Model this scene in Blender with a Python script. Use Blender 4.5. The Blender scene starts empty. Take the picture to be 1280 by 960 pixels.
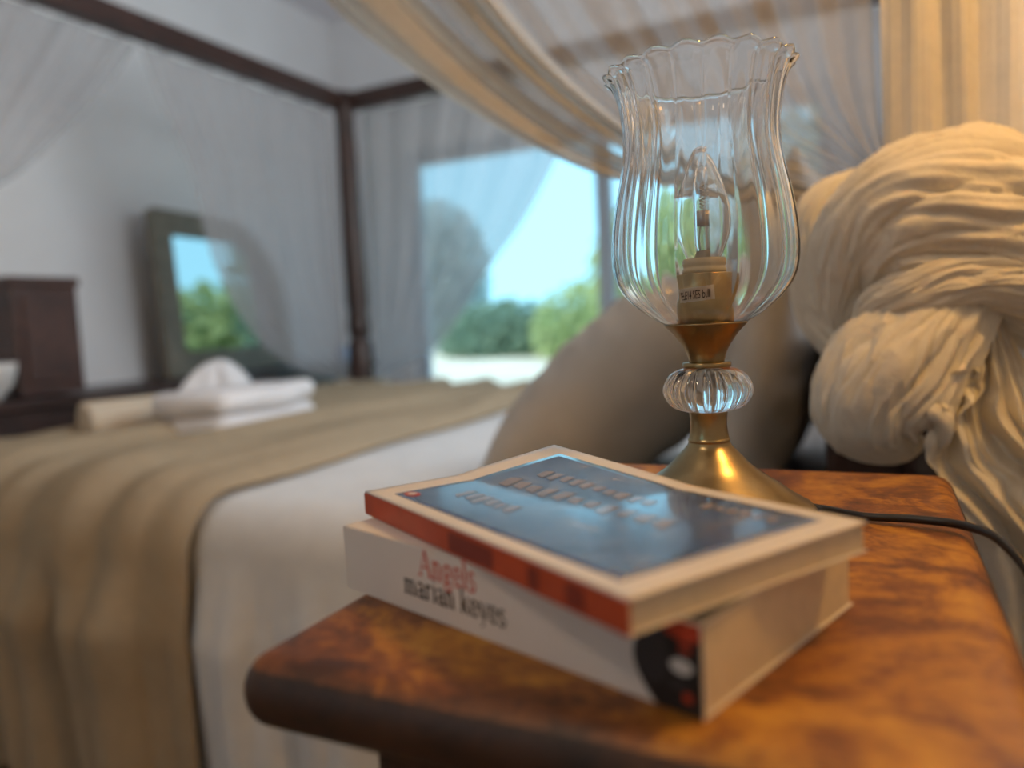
import bpy, bmesh, math, random
import numpy as np
from mathutils import Vector, Matrix, noise

PI = math.pi
rnd = random.Random(7)
scene = bpy.context.scene
COL = scene.collection

# ------------------------------------------------------------------ camera
# room frame: +X towards the bed head wall, +Y across the bed to the glazed doors
EYE = 0.78      # heights are measured from a datum 13 cm above the floor
ZF = -0.13
HEAD, PITCH, ROLL = math.radians(26), 0.0823, 0.0517
def cam_axes():
    f = Vector((-math.sin(HEAD) * math.cos(PITCH), math.cos(HEAD) * math.cos(PITCH), -math.sin(PITCH)))
    r = Vector((math.cos(HEAD), math.sin(HEAD), 0))
    u = r.cross(f)
    return r * math.cos(ROLL) - u * math.sin(ROLL), u * math.cos(ROLL) + r * math.sin(ROLL), f
r_, u_, f_ = cam_axes()
cam_data = bpy.data.cameras.new('camera')
cam = bpy.data.objects.new('camera', cam_data)
COL.objects.link(cam)
cam.matrix_world = Matrix(((r_.x, u_.x, -f_.x, 0), (r_.y, u_.y, -f_.y, 0), (r_.z, u_.z, -f_.z, EYE), (0, 0, 0, 1)))
cam_data.sensor_width = 36
cam_data.lens = 942.3 / 1280 * 36
cam_data.clip_start = 0.02
cam_data.dof.use_dof = True
cam_data.dof.focus_distance = 0.452
cam_data.dof.aperture_fstop = 3.0
scene.camera = cam

# ------------------------------------------------------------------ world, sun, daylight, exposure
world = bpy.data.worlds.new('sky'); scene.world = world
world.use_nodes = True
wt = world.node_tree; wt.nodes.clear()
tc = wt.nodes.new('ShaderNodeTexCoord'); sep = wt.nodes.new('ShaderNodeSeparateXYZ')
ramp = wt.nodes.new('ShaderNodeValToRGB'); bg = wt.nodes.new('ShaderNodeBackground'); wo = wt.nodes.new('ShaderNodeOutputWorld')
wt.links.new(tc.outputs['Generated'], sep.inputs[0]); wt.links.new(sep.outputs['Z'], ramp.inputs[0])
wt.links.new(ramp.outputs[0], bg.inputs[0]); wt.links.new(bg.outputs[0], wo.inputs[0])
ramp.color_ramp.elements[0].position = 0.0; ramp.color_ramp.elements[0].color = (0.36, 0.80, 1.0, 1)
ramp.color_ramp.elements[1].position = 0.7; ramp.color_ramp.elements[1].color = (0.30, 0.62, 1.0, 1)
bg.inputs[1].default_value = 1.9

sun_d = bpy.data.lights.new('sun', 'SUN'); sun_d.energy = 4.2; sun_d.angle = 0.02; sun_d.color = (1.0, 0.95, 0.82)
sun = bpy.data.objects.new('sun', sun_d); COL.objects.link(sun)
sun.rotation_euler = Vector((0.35, 0.75, -0.9)).to_track_quat('-Z', 'Y').to_euler()   # travels away from the house

def area(name, loc, direction, sx, sy, power, col, portal=False):
    d = bpy.data.lights.new(name, 'AREA'); d.shape = 'RECTANGLE'; d.size = sx; d.size_y = sy
    d.energy = power; d.color = col
    o = bpy.data.objects.new(name, d); COL.objects.link(o); o.location = loc
    o.rotation_euler = Vector(direction).to_track_quat('-Z', 'Y').to_euler()
    if portal: d.cycles.is_portal = True
    return o
# the glazed doors let the sky in
area('door_daylight_portal', (-1.40, 4.06, 0.95), (0, -1, 0), 2.5, 1.9, 1.0, (1, 1, 1), True)
# fill light at an added, unseen window above the headboard
area('added_head_fill', (0.32, 1.85, 1.60), (-1, 0, 0.08), 1.1, 1.2, 32.0, (1.0, 0.96, 0.94))

scene.view_settings.view_transform = 'Standard'
scene.view_settings.look = 'None'
scene.view_settings.gamma = 1.0
scene.view_settings.use_curve_mapping = False
scene.view_settings.exposure = 0.0
cy = scene.cycles
cy.use_denoising = True
cy.max_bounces = 16; cy.transmission_bounces = 14; cy.transparent_max_bounces = 24; cy.diffuse_bounces = 5; cy.glossy_bounces = 6
cy.sample_clamp_indirect = 4.0
cy.caustics_refractive = True

# ------------------------------------------------------------------ materials
def new_mat(name):
    m = bpy.data.materials.new(name); m.use_nodes = True
    nt = m.node_tree
    return m, nt, nt.nodes['Principled BSDF'], nt.nodes['Material Output']
def N(nt, t, **kw):
    n = nt.nodes.new(t)
    for k, v in kw.items(): setattr(n, k, v)
    return n
def ramp_node(nt, stops):
    r = N(nt, 'ShaderNodeValToRGB'); e = r.color_ramp.elements
    while len(e) < len(stops): e.new(0.5)
    for i, (p, c) in enumerate(stops): e[i].position = p; e[i].color = (*c, 1)
    return r
def coords(nt, scale=(1, 1, 1), out='Object'):
    t = N(nt, 'ShaderNodeTexCoord'); mp = N(nt, 'ShaderNodeMapping'); mp.inputs['Scale'].default_value = scale
    nt.links.new(t.outputs[out], mp.inputs[0]); return mp
def noise_tex(nt, mp, scale, detail=4, rough=0.55, dist=0.0):
    n = N(nt, 'ShaderNodeTexNoise'); n.inputs['Scale'].default_value = scale; n.inputs['Detail'].default_value = detail
    n.inputs['Roughness'].default_value = rough; n.inputs['Distortion'].default_value = dist
    nt.links.new(mp.outputs[0], n.inputs['Vector']); return n
def bump(nt, bs, src, strength, dist):
    b = N(nt, 'ShaderNodeBump'); b.inputs['Strength'].default_value = strength; b.inputs['Distance'].default_value = dist
    nt.links.new(src, b.inputs['Height'])
    for t in (bs if isinstance(bs, list) else [bs]): nt.links.new(b.outputs[0], t.inputs['Normal'])
    return b

def plain(name, col, rough=0.5, metal=0.0, var=0.08, scale=30, bmp=0.0, coat=0.0):
    m, nt, b, o = new_mat(name)
    mp = coords(nt); n = noise_tex(nt, mp, scale)
    r = ramp_node(nt, [(0.3, tuple(c * (1 - var) for c in col)), (0.7, tuple(min(1, c * (1 + var)) for c in col))])
    nt.links.new(n.outputs[0], r.inputs[0]); nt.links.new(r.outputs[0], b.inputs['Base Color'])
    b.inputs['Roughness'].default_value = rough; b.inputs['Metallic'].default_value = metal
    b.inputs['Coat Weight'].default_value = coat; b.inputs['Coat Roughness'].default_value = 0.08
    if bmp: bump(nt, b, n.outputs[0], 0.4, bmp)
    return m

def wood(name, stops, rough=0.4, scale=(1, 1, 1), coat=0.15, nscale=9.0, grain=(60, 6, 60)):
    m, nt, b, o = new_mat(name)
    mp = coords(nt, scale); n1 = noise_tex(nt, mp, nscale, 6, 0.6, 1.2)
    mg = coords(nt, grain); n2 = noise_tex(nt, mg, 3.0, 5, 0.6, 0.6)
    mp3 = coords(nt, scale); n3 = noise_tex(nt, mp3, nscale * 4.5, 4, 0.6, 2.0)
    ma = N(nt, 'ShaderNodeMath', operation='MULTIPLY_ADD'); ma.inputs[1].default_value = 0.28
    nt.links.new(n2.outputs[0], ma.inputs[0]); nt.links.new(n1.outputs[0], ma.inputs[2])
    mb = N(nt, 'ShaderNodeMath', operation='MULTIPLY_ADD'); mb.inputs[1].default_value = 0.30
    nt.links.new(n3.outputs[0], mb.inputs[0]); nt.links.new(ma.outputs[0], mb.inputs[2])
    sub = N(nt, 'ShaderNodeMath', operation='SUBTRACT'); sub.inputs[1].default_value = 0.29
    nt.links.new(mb.outputs[0], sub.inputs[0])
    r = ramp_node(nt, stops); nt.links.new(sub.outputs[0], r.inputs[0]); nt.links.new(r.outputs[0], b.inputs['Base Color'])
    b.inputs['Roughness'].default_value = rough; b.inputs['Coat Weight'].default_value = coat; b.inputs['Coat Roughness'].default_value = 0.25
    bump(nt, b, n2.outputs[0], 0.25, 0.0006)
    return m

def cloth(name, col, opacity=1.0, trans=0.25, fine=900, wr=45, wrd=0.0012, var=0.05):
    m, nt, b, o = new_mat(name); nt.nodes.remove(b)
    mp = coords(nt); n1 = noise_tex(nt, mp, wr, 5, 0.6, 0.8); n2 = noise_tex(nt, mp, fine, 2)
    r = ramp_node(nt, [(0.3, tuple(c * (1 - var) for c in col)), (0.7, tuple(min(1, c * (1 + var)) for c in col))])
    nt.links.new(n1.outputs[0], r.inputs[0])
    d = N(nt, 'ShaderNodeBsdfDiffuse'); t = N(nt, 'ShaderNodeBsdfTranslucent'); mx = N(nt, 'ShaderNodeMixShader'); mx.inputs[0].default_value = trans
    nt.links.new(r.outputs[0], d.inputs[0]); nt.links.new(r.outputs[0], t.inputs[0])
    ad = N(nt, 'ShaderNodeMath', operation='MULTIPLY_ADD'); ad.inputs[1].default_value = 0.12
    nt.links.new(n2.outputs[0], ad.inputs[0]); nt.links.new(n1.outputs[0], ad.inputs[2])
    bump(nt, [d, t], ad.outputs[0], 0.6, wrd)
    nt.links.new(d.outputs[0], mx.inputs[1]); nt.links.new(t.outputs[0], mx.inputs[2])
    last = mx
    if opacity < 1:
        tr = N(nt, 'ShaderNodeBsdfTransparent'); m2 = N(nt, 'ShaderNodeMixShader')
        m2.inputs[0].default_value = opacity
        nt.links.new(tr.outputs[0], m2.inputs[1]); nt.links.new(mx.outputs[0], m2.inputs[2]); last = m2
    nt.links.new(last.outputs[0], o.inputs[0])
    return m

def glass(name, ior=1.5, rough=0.0, col=(1, 1, 1)):
    m, nt, b, o = new_mat(name)
    b.inputs['Base Color'].default_value = (*col, 1); b.inputs['Roughness'].default_value = rough
    b.inputs['IOR'].default_value = ior; b.inputs['Transmission Weight'].default_value = 1.0
    return m

def emissive(name, col, strength):
    m, nt, b, o = new_mat(name)
    b.inputs['Base Color'].default_value = (*col, 1)
    b.inputs['Emission Color'].default_value = (*col, 1); b.inputs['Emission Strength'].default_value = strength
    return m

def brass(name, col):
    m, nt, b, o = new_mat(name)
    mp = coords(nt, (1, 1, 8)); n = noise_tex(nt, mp, 14, 4)
    mp2 = coords(nt); n2 = noise_tex(nt, mp2, 60, 4)
    r = ramp_node(nt, [(0.25, tuple(c * 0.72 for c in col)), (0.7, col)])
    nt.links.new(n2.outputs[0], r.inputs[0]); nt.links.new(r.outputs[0], b.inputs['Base Color'])
    rr = ramp_node(nt, [(0.2, (0.27,) * 3), (0.8, (0.31,) * 3)]); nt.links.new(n.outputs[0], rr.inputs[0]); nt.links.new(rr.outputs[0], b.inputs['Roughness'])
    b.inputs['Metallic'].default_value = 1.0
    return m

M = {}
M['wall'] = plain('wall_plaster', (0.79, 0.80, 0.82), 0.85, var=0.03, scale=4, bmp=0.001)
M['ceiling'] = plain('ceiling_paint', (0.80, 0.78, 0.82), 0.9, var=0.02, scale=3)
M['floor'] = wood('floor_boards', [(0.25, (0.10, 0.06, 0.035)), (0.7, (0.22, 0.13, 0.07))], 0.45)
M['table'] = wood('table_wood', [(0.30, (0.055, 0.018, 0.006)), (0.46, (0.19, 0.062, 0.012)), (0.57, (0.38, 0.155, 0.016)), (0.72, (0.54, 0.265, 0.030))], 0.5, nscale=17, grain=(10, 40, 40), coat=0.06)
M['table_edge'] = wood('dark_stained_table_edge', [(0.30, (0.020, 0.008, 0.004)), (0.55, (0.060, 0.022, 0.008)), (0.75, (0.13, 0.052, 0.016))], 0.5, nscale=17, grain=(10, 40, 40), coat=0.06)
M['dark_wood'] = wood('dark_wood', [(0.3, (0.018, 0.008, 0.006)), (0.7, (0.055, 0.022, 0.015))], 0.4, grain=(40, 40, 6))
M['red_wood'] = wood('red_brown_wood', [(0.3, (0.035, 0.013, 0.009)), (0.7, (0.085, 0.032, 0.020))], 0.45, grain=(40, 40, 6))
M['net'] = cloth('white_net', (0.42, 0.40, 0.385), 0.50, 0.45, 700, 30, 0.0008)
M['net_double'] = cloth('doubled_net', (0.50, 0.50, 0.52), 0.62, 0.35, 700, 30, 0.0008)
M['net_hem'] = cloth('hemmed_net', (0.56, 0.51, 0.43), 0.88, 0.30, 800, 35, 0.0010)
M['net_dense'] = cloth('gathered_net', (0.83, 0.77, 0.66), 0.86, 0.40, 900, 40, 0.0010)
M['knot'] = cloth('knotted_muslin', (0.84, 0.79, 0.69), 1.0, 0.18, 1100, 75, 0.0030)
M['sheet'] = cloth('white_cotton', (0.66, 0.665, 0.66), 1.0, 0.0, 300, 14, 0.002)
M['throw'] = cloth('beige_throw', (0.36, 0.29, 0.20), 1.0, 0.0, 300, 18, 0.003)
M['pillow'] = cloth('linen_pillow', (0.49, 0.47, 0.44), 1.0, 0.0, 300, 12, 0.003)
M['towel'] = cloth('towel_terry', (0.76, 0.75, 0.76), 1.0, 0.0, 500, 60, 0.002)
M['towel_beige'] = cloth('towel_beige', (0.66, 0.57, 0.45), 1.0, 0.0, 500, 60, 0.002)
M['brass'] = brass('antique_brass', (0.44, 0.33, 0.17))
M['glass'] = glass('clear_glass', 1.48)
M['crystal'] = glass('crystal', 1.52)
M['pane'] = glass('window_glass', 1.01)
M['cable'] = plain('black_rubber', (0.012, 0.011, 0.011), 0.35)
M['paper'] = plain('page_edges', (0.72, 0.60, 0.42), 0.85, var=0.06, scale=120)
M['white_card'] = plain('white_cover_card', (0.72, 0.68, 0.65), 0.38, var=0.02)
M['black_ink'] = plain('black_ink', (0.012, 0.011, 0.012), 0.4)
M['grey_ink'] = plain('grey_ink', (0.035, 0.032, 0.036), 0.4)
M['red_ink'] = plain('red_ink', (0.50, 0.055, 0.020), 0.4)
M['pink_ink'] = plain('coral_ink', (0.62, 0.10, 0.07), 0.4)
M['maroon_ink'] = plain('maroon_ink', (0.22, 0.030, 0.018), 0.4)
M['white_ink'] = plain('white_ink', (0.70, 0.68, 0.66), 0.4)
M['cream_ink'] = plain('cream_ink', (0.26, 0.22, 0.23), 0.35, coat=0.6)
M['label'] = plain('paper_sticker', (0.62, 0.58, 0.50), 0.7, var=0.06, scale=90)
M['ceramic'] = plain('candle_ring', (0.72, 0.62, 0.42), 0.4)
M['steel'] = plain('filament_metal', (0.55, 0.5, 0.45), 0.3, 1.0)
M['frame_white'] = plain('white_gloss_paint', (0.55, 0.60, 0.66), 0.4, var=0.03)
M['mirror_frame'] = plain('weathered_mirror_frame', (0.20, 0.18, 0.14), 0.6, var=0.25, scale=20, bmp=0.002)
M['mirror'] = plain('dimmed_mirror_silver', (0.50, 0.53, 0.52), 0.02, 1.0, var=0.01)  # silver darkened evenly to dim the bright reflection of the doors
M['spine_red'] = plain('orange_red_spine', (0.48, 0.070, 0.020), 0.42, var=0.12, scale=60)
M['bulb'] = emissive('sconce_globe', (1.0, 0.53, 0.13), 112.0)
M['fill_glow'] = emissive('warm_fill_glow', (1.0, 0.77, 0.54), 23.0)  # glow of the fill lamp added behind the camera
M['blue_thing'] = plain('blue_glaze', (0.30, 0.42, 0.62), 0.3)

# glossy dark blue cover print
def cover_mat():
    m, nt, b, o = new_mat('glossy_blue_cover')
    mp = coords(nt, (1, 1, 1)); n = noise_tex(nt, mp, 34, 5, 0.6, 1.5)
    r = ramp_node(nt, [(0.30, (0.012, 0.022, 0.070)), (0.50, (0.050, 0.120, 0.320)), (0.66, (0.16, 0.17, 0.24)), (0.78, (0.42, 0.32, 0.28))])
    nt.links.new(n.outputs[0], r.inputs[0]); nt.links.new(r.outputs[0], b.inputs['Base Color'])
    b.inputs['Roughness'].default_value = 0.25; b.inputs['Coat Weight'].default_value = 1.0; b.inputs['Coat Roughness'].default_value = 0.10
    b.inputs['Coat IOR'].default_value = 1.6
    return m
M['cover'] = cover_mat()
M['leaf'] = cloth('leaf_green', (0.42, 0.50, 0.24), 1.0, 0.4, 40, 3, 0.001, 0.35)
M['leaf_dark'] = cloth('leaf_dark_green', (0.22, 0.31, 0.22), 1.0, 0.35, 40, 3, 0.001, 0.3)
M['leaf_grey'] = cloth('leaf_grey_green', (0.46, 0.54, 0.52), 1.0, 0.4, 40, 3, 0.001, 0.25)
M['bark'] = plain('bark', (0.12, 0.08, 0.05), 0.9)
M['ground'] = plain('sunlit_sand', (0.62, 0.58, 0.44), 0.9, var=0.2, scale=0.6)

# ------------------------------------------------------------------ helpers
def tag(o, label=None, cat=None, group=None, kind=None):
    if label: o['label'] = label
    if cat: o['category'] = cat
    if group: o['group'] = group
    if kind: o['kind'] = kind
    return o
def thing(name, loc, label, cat, group=None):
    o = bpy.data.objects.new(name, None); COL.objects.link(o); o.location = loc; o.empty_display_size = 0.05
    return tag(o, label, cat, group)
def link_mesh(name, me, mat, parent=None, smooth=True):
    if mat and not me.materials: me.materials.append(M[mat] if isinstance(mat, str) else mat)
    o = bpy.data.objects.new(name, me); COL.objects.link(o)
    if smooth: me.shade_smooth()
    if parent:
        o.parent = parent
        o.matrix_parent_inverse = Matrix.LocRotScale(parent.location, parent.rotation_euler, parent.scale).inverted() if parent.type == 'EMPTY' else Matrix.Identity(4)
    return o
def pydata(name, v, f, mat, parent=None, smooth=True):
    me = bpy.data.meshes.new(name); me.from_pydata([tuple(p) for p in v], [], f); me.update()
    return link_mesh(name, me, mat, parent, smooth)
def bm_obj(name, bm, mat, parent=None, smooth=False):
    bmesh.ops.recalc_face_normals(bm, faces=bm.faces[:])
    me = bpy.data.meshes.new(name); bm.to_mesh(me); bm.free()
    return link_mesh(name, me, mat, parent, smooth)
def add_box(bm, c, s, rz=0.0, bev=0.0, seg=2):
    r = bmesh.ops.create_cube(bm, size=1.0)
    mt = Matrix.Translation(c) @ Matrix.Rotation(rz, 4, 'Z') @ Matrix.Diagonal((*s, 1))
    bmesh.ops.transform(bm, matrix=mt, verts=r['verts'])
    if bev:
        es = list({e for v in r['verts'] for e in v.link_edges})
        bmesh.ops.bevel(bm, geom=es, offset=bev, segments=seg, affect='EDGES', profile=0.5)
def box(name, c, s, mat, parent=None, rz=0.0, bev=0.004, seg=2):
    bm = bmesh.new(); add_box(bm, c, s, rz, bev, seg); return bm_obj(name, bm, mat, parent)
def grid(nu, nv, fn, wrap_u=False):
    v = [fn(i / (nu if wrap_u else nu - 1), j / (nv - 1)) for j in range(nv) for i in range(nu)]
    f = []
    for j in range(nv - 1):
        for i in range(nu if wrap_u else nu - 1):
            i2 = (i + 1) % nu
            f.append((j * nu + i, j * nu + i2, (j + 1) * nu + i2, (j + 1) * nu + i))
    return v, f
def lathe(name, prof, loc, mat, parent=None, n=64, smooth=True, rfun=None):
    def fn(u, v):
        k = v * (len(prof) - 1); i = min(int(round(k)), len(prof) - 1); r, z = prof[i]; a = 2 * PI * u
        if rfun: r = rfun(r, z, a)
        return (loc[0] + r * math.cos(a), loc[1] + r * math.sin(a), loc[2] + z)
    v, f = grid(n, len(prof), fn, True)
    return pydata(name, v, f, mat, parent, smooth)
def catmull(P, n):
    P = [np.array(p, float) for p in P]; P = [2 * P[0] - P[1]] + P + [2 * P[-1] - P[-2]]
    out = []
    m = len(P) - 3
    for k in range(n):
        t = k / (n - 1) * m; i = min(int(t), m - 1); t -= i
        a, b, c, d = P[i:i + 4]
        out.append(0.5 * ((2 * b) + (c - a) * t + (2 * a - 5 * b + 4 * c - d) * t * t + (3 * b - a - 3 * c + d) * t ** 3))
    return out
def frames(C):
    T = [C[min(i + 1, len(C) - 1)][:3] - C[max(i - 1, 0)][:3] for i in range(len(C))]
    T = [t / (np.linalg.norm(t) + 1e-9) for t in T]
    n = np.cross(T[0], (0.3, -0.9, 0.2)); n /= np.linalg.norm(n); out = []
    for t in T:
        n = n - t * (n @ t); n /= np.linalg.norm(n); out.append((t, n, np.cross(t, n)))
    return out
def tube(name, pts, r, mat, parent=None, n=12, seg=60, caps=True):
    C = catmull(pts, seg); Fr = frames(C); v = []; f = []
    for c, (t, a, b) in zip(C, Fr):
        for k in range(n):
            q = 2 * PI * k / n; v.append(c[:3] + r * (math.cos(q) * a + math.sin(q) * b))
    for j in range(seg - 1):
        for k in range(n): f.append((j * n + k, j * n + (k + 1) % n, (j + 1) * n + (k + 1) % n, (j + 1) * n + k))
    if caps: f += [tuple(range(n))[::-1], tuple((seg - 1) * n + k for k in range(n))]
    return pydata(name, v, f, mat, parent)

# ------------------------------------------------------------------ the room
XW0, XW1, YB, YW, ZC = -3.15, 0.34, -1.85, 4.05, 2.75
DX0, DX1, DZ = -2.66, -0.16, 1.86          # glazed door opening in the far wall
RX0, RX1, RZ0, RZ1 = -2.0, -1.1, 1.1, 1.9 # added opening behind the camera, lets in extra sky light
def struct(name, parts, mat):
    bm = bmesh.new()
    for c, s in parts: add_box(bm, c, s)
    return tag(bm_obj(name, bm, mat), kind='structure')
cx, lx = (XW0 + XW1) / 2, XW1 - XW0
cyy, ly = (YB + YW) / 2, YW - YB
struct('floor', [((cx, cyy, ZF - 0.05), (lx + 0.4, ly + 0.4, 0.1))], 'floor')
struct('ceiling', [((cx, cyy, ZC + 0.06), (lx + 0.4, ly + 0.4, 0.12))], 'ceiling')
ZM, ZH = (ZC + ZF) / 2, ZC - ZF
struct('wall_foot', [((XW0 - 0.08, cyy, ZM), (0.16, ly + 0.4, ZH))], 'wall')
HY0, HY1, HZ0, HZ1 = 1.25, 2.45, 0.95, 2.25   # added opening over the headboard, out of view, for the fill light
hx = XW1 + 0.08
struct('wall_head', [((hx, (YB - 0.2 + HY0) / 2, ZM), (0.16, HY0 - YB + 0.2, ZH)), ((hx, (HY1 + YW + 0.2) / 2, ZM), (0.16, YW + 0.2 - HY1, ZH)),
    ((hx, (HY0 + HY1) / 2, (HZ1 + ZC) / 2), (0.16, HY1 - HY0, ZC - HZ1)), ((hx, (HY0 + HY1) / 2, (HZ0 + ZF) / 2), (0.16, HY1 - HY0, HZ0 - ZF))], 'wall')
def wall_with_hole(name, yc, x0, x1, z0, z1):
    parts = [(((XW0 + x0) / 2, yc, ZM), (x0 - XW0, 0.16, ZH)), (((x1 + XW1) / 2, yc, ZM), (XW1 - x1, 0.16, ZH)),
             (((x0 + x1) / 2, yc, (z1 + ZC) / 2), (x1 - x0, 0.16, ZC - z1))]
    if z0 > ZF: parts.append((((x0 + x1) / 2, yc, (z0 + ZF) / 2), (x1 - x0, 0.16, z0 - ZF)))
    return struct(name, parts, 'wall')
wall_with_hole('wall_far', YW + 0.08, DX0, DX1, ZF, DZ)
wall_with_hole('wall_rear', YB - 0.08, RX0, RX1, RZ0, RZ1)
def glazed(name, x0, x1, z0, z1, y, stiles, fw, rails):
    bm = bmesh.new()
    for x in stiles: add_box(bm, (x, y, (z0 + z1) / 2), (fw, 0.06, z1 - z0), bev=0.004)
    for z in rails:
        for a, b in zip(stiles[:-1], stiles[1:]): add_box(bm, ((a + b) / 2, y, z), (b - a - fw, 0.05, fw), bev=0.004)
    o = tag(bm_obj(name, bm, 'frame_white'), kind='structure')
    for a, b in zip(stiles[:-1], stiles[1:]):
        rr = sorted(rails)
        for c, d in zip(rr[:-1], rr[1:]):
            if d - c < 0.1 or b - a < 0.1: continue
            box('pane', ((a + b) / 2, y, (c + d) / 2), (b - a - fw, 0.006, d - c - fw), 'pane', o, bev=0)
    return o
glazed('window_1', DX0, DX1, ZF, DZ, YW + 0.06, [DX0 + 0.04, -1.37, DX1 - 0.04], 0.09, [ZF + 0.05, DZ - 0.04])
glazed('added_window_2', RX0, RX1, RZ0, RZ1, YB - 0.06, [RX0 + 0.03, -1.55, RX1 - 0.03], 0.05, [RZ0 + 0.03, RZ1 - 0.03])  # unseen window added to brighten the room from behind
wh = glazed('added_window_3', -0.6, 0.6, HZ0, HZ1, 0.0, [-0.57, 0.0, 0.57], 0.05, [HZ0 + 0.03, HZ1 - 0.03])  # unseen window added to go with the head-wall fill light
wh.matrix_world = Matrix.Translation((XW1 + 0.06, (HY0 + HY1) / 2, 0)) @ Matrix.Rotation(PI / 2, 4, 'Z')
struct('baseboard_foot', [((XW0 + 0.01, cyy, ZF + 0.06), (0.02, ly, 0.12))], 'frame_white')

# ------------------------------------------------------------------ garden outside the doors
bm = bmesh.new(); add_box(bm, (-4, 34, -0.25), (90, 59.6, 0.1)); tag(bm_obj('ground', bm, 'ground'), kind='structure')
def bush(name, c, rad, n, mat, label, seed, cat='bush', trunk=True):
    R = random.Random(seed); t = thing(name, (c[0], c[1], -0.15), label, cat, 'plants in the garden beyond the doors')
    v = []; f = []
    for i in range(n):
        d = Vector((R.gauss(0, 1), R.gauss(0, 1), R.gauss(0, 1))).normalized() * (R.random() ** 0.4)
        p = Vector((c[0] + d.x * rad[0], c[1] + d.y * rad[1], c[2] + d.z * rad[2])); p.z = max(p.z, -0.1)
        s = R.uniform(0.06, 0.12) * rad[0] ** 0.5; q = Vector((R.gauss(0, 1), R.gauss(0, 1), R.gauss(0, 1))).normalized()
        a = q.orthogonal().normalized(); b = q.cross(a); k = len(v)
        v += [p - a * s, p + b * s * 0.45 + q * s * 0.1, p + a * s, p - b * s * 0.45 + q * s * 0.1]; f.append((k, k + 1, k + 2, k + 3))
    lf = pydata('foliage', v, f, mat, t, False); lf['kind'] = 'stuff'
    if trunk: tube('trunk', [(c[0], c[1], -0.15), (c[0] + 0.05, c[1], c[2] * 0.5), (c[0], c[1], c[2] + rad[2] * 0.5)], 0.05 * rad[0], 'bark', t, 8, 12)
    return t
bush('hedge_bush', (-9.6, 19.5, 0.35), (2.2, 1.4, 1.1), 3000, 'leaf_dark', 'low dark green bush in the garden, leftmost beyond the doors', 1)
bush('hedge_bush', (-6.2, 18.0, 0.5), (1.9, 1.3, 1.3), 3000, 'leaf', 'rounded pale green bush beyond the middle of the doors', 2)
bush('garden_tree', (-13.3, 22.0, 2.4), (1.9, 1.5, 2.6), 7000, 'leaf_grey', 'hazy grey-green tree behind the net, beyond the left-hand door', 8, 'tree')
bush('garden_tree', (-3.3, 13.5, 1.5), (1.5, 1.3, 1.6), 4500, 'leaf', 'tall yellow-green leafy tree beyond the right-hand door', 3, 'tree')
bush('garden_tree', (2.9, 12.5, 0.9), (2.2, 1.4, 1.7), 6000, 'leaf', 'broad pale green tree reflected in the mirror', 9, 'tree')
bush('garden_tree', (-0.3, 11.0, 1.8), (1.4, 1.3, 1.9), 4500, 'leaf_dark', 'dark green tree beyond the doors, hidden behind the lamp', 4, 'tree')

# ------------------------------------------------------------------ bed
BX0, BX1, BY0, BY1, BZ, BH = -2.33, 0.09, 1.02, 3.07, 0.46, 1.88
bed = thing('four_poster_bed', ((BX0 + BX1) / 2, (BY0 + BY1) / 2, ZF), 'dark wooden four-poster bed draped with white netting', 'bed')
def post(x, y):
    prof = [(0.0, ZF), (0.05, ZF), (0.055, ZF + 0.02), (0.055, 0.30), (0.062, 0.31), (0.062, 0.70), (0.055, 0.72), (0.045, 0.735), (0.055, 0.76), (0.057, 0.80),
            (0.050, 0.86), (0.056, 0.92), (0.053, 1.2), (0.048, 1.6), (0.045, 1.78), (0.047, 1.80), (0.047, 1.84), (0.05, 1.85), (0.05, 1.93), (0.0, 1.93)]
    return lathe('post', prof, (x, y, 0), 'dark_wood', bed, 24)
for x in (BX0, BX1):
    for y in (BY0, BY1): post(x, y)
for y in (BY0, BY1):
    box('canopy_rail', ((BX0 + BX1) / 2, y, BH), (BX1 - BX0 - 0.09, 0.065, 0.08), 'dark_wood', bed)
    box('side_rail', ((BX0 + BX1) / 2, y, 0.24), (BX1 - BX0 - 0.10, 0.04, 0.18), 'dark_wood', bed)
for x in (BX0, BX1):
    box('canopy_rail', (x, (BY0 + BY1) / 2, BH), (0.065, BY1 - BY0 - 0.09, 0.08), 'dark_wood', bed)
box('foot_rail', (BX0, (BY0 + BY1) / 2, 0.26), (0.04, BY1 - BY0 - 0.10, 0.20), 'dark_wood', bed)
hb = box('headboard', (0.0, (BY0 + BY1) / 2, 0.45), (0.13, BY1 - BY0 - 0.12, 0.64), 'dark_wood', bed, bev=0.01)
# mattress
bm = bmesh.new(); add_box(bm, ((BX0 - 0.08) / 2 + 0.04, (BY0 + BY1) / 2, 0.36), (-BX0 - 0.16, BY1 - BY0 - 0.12, 0.17), bev=0.05, seg=4)
mat_o = bm_obj('mattress', bm, 'sheet', bed, True)

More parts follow.
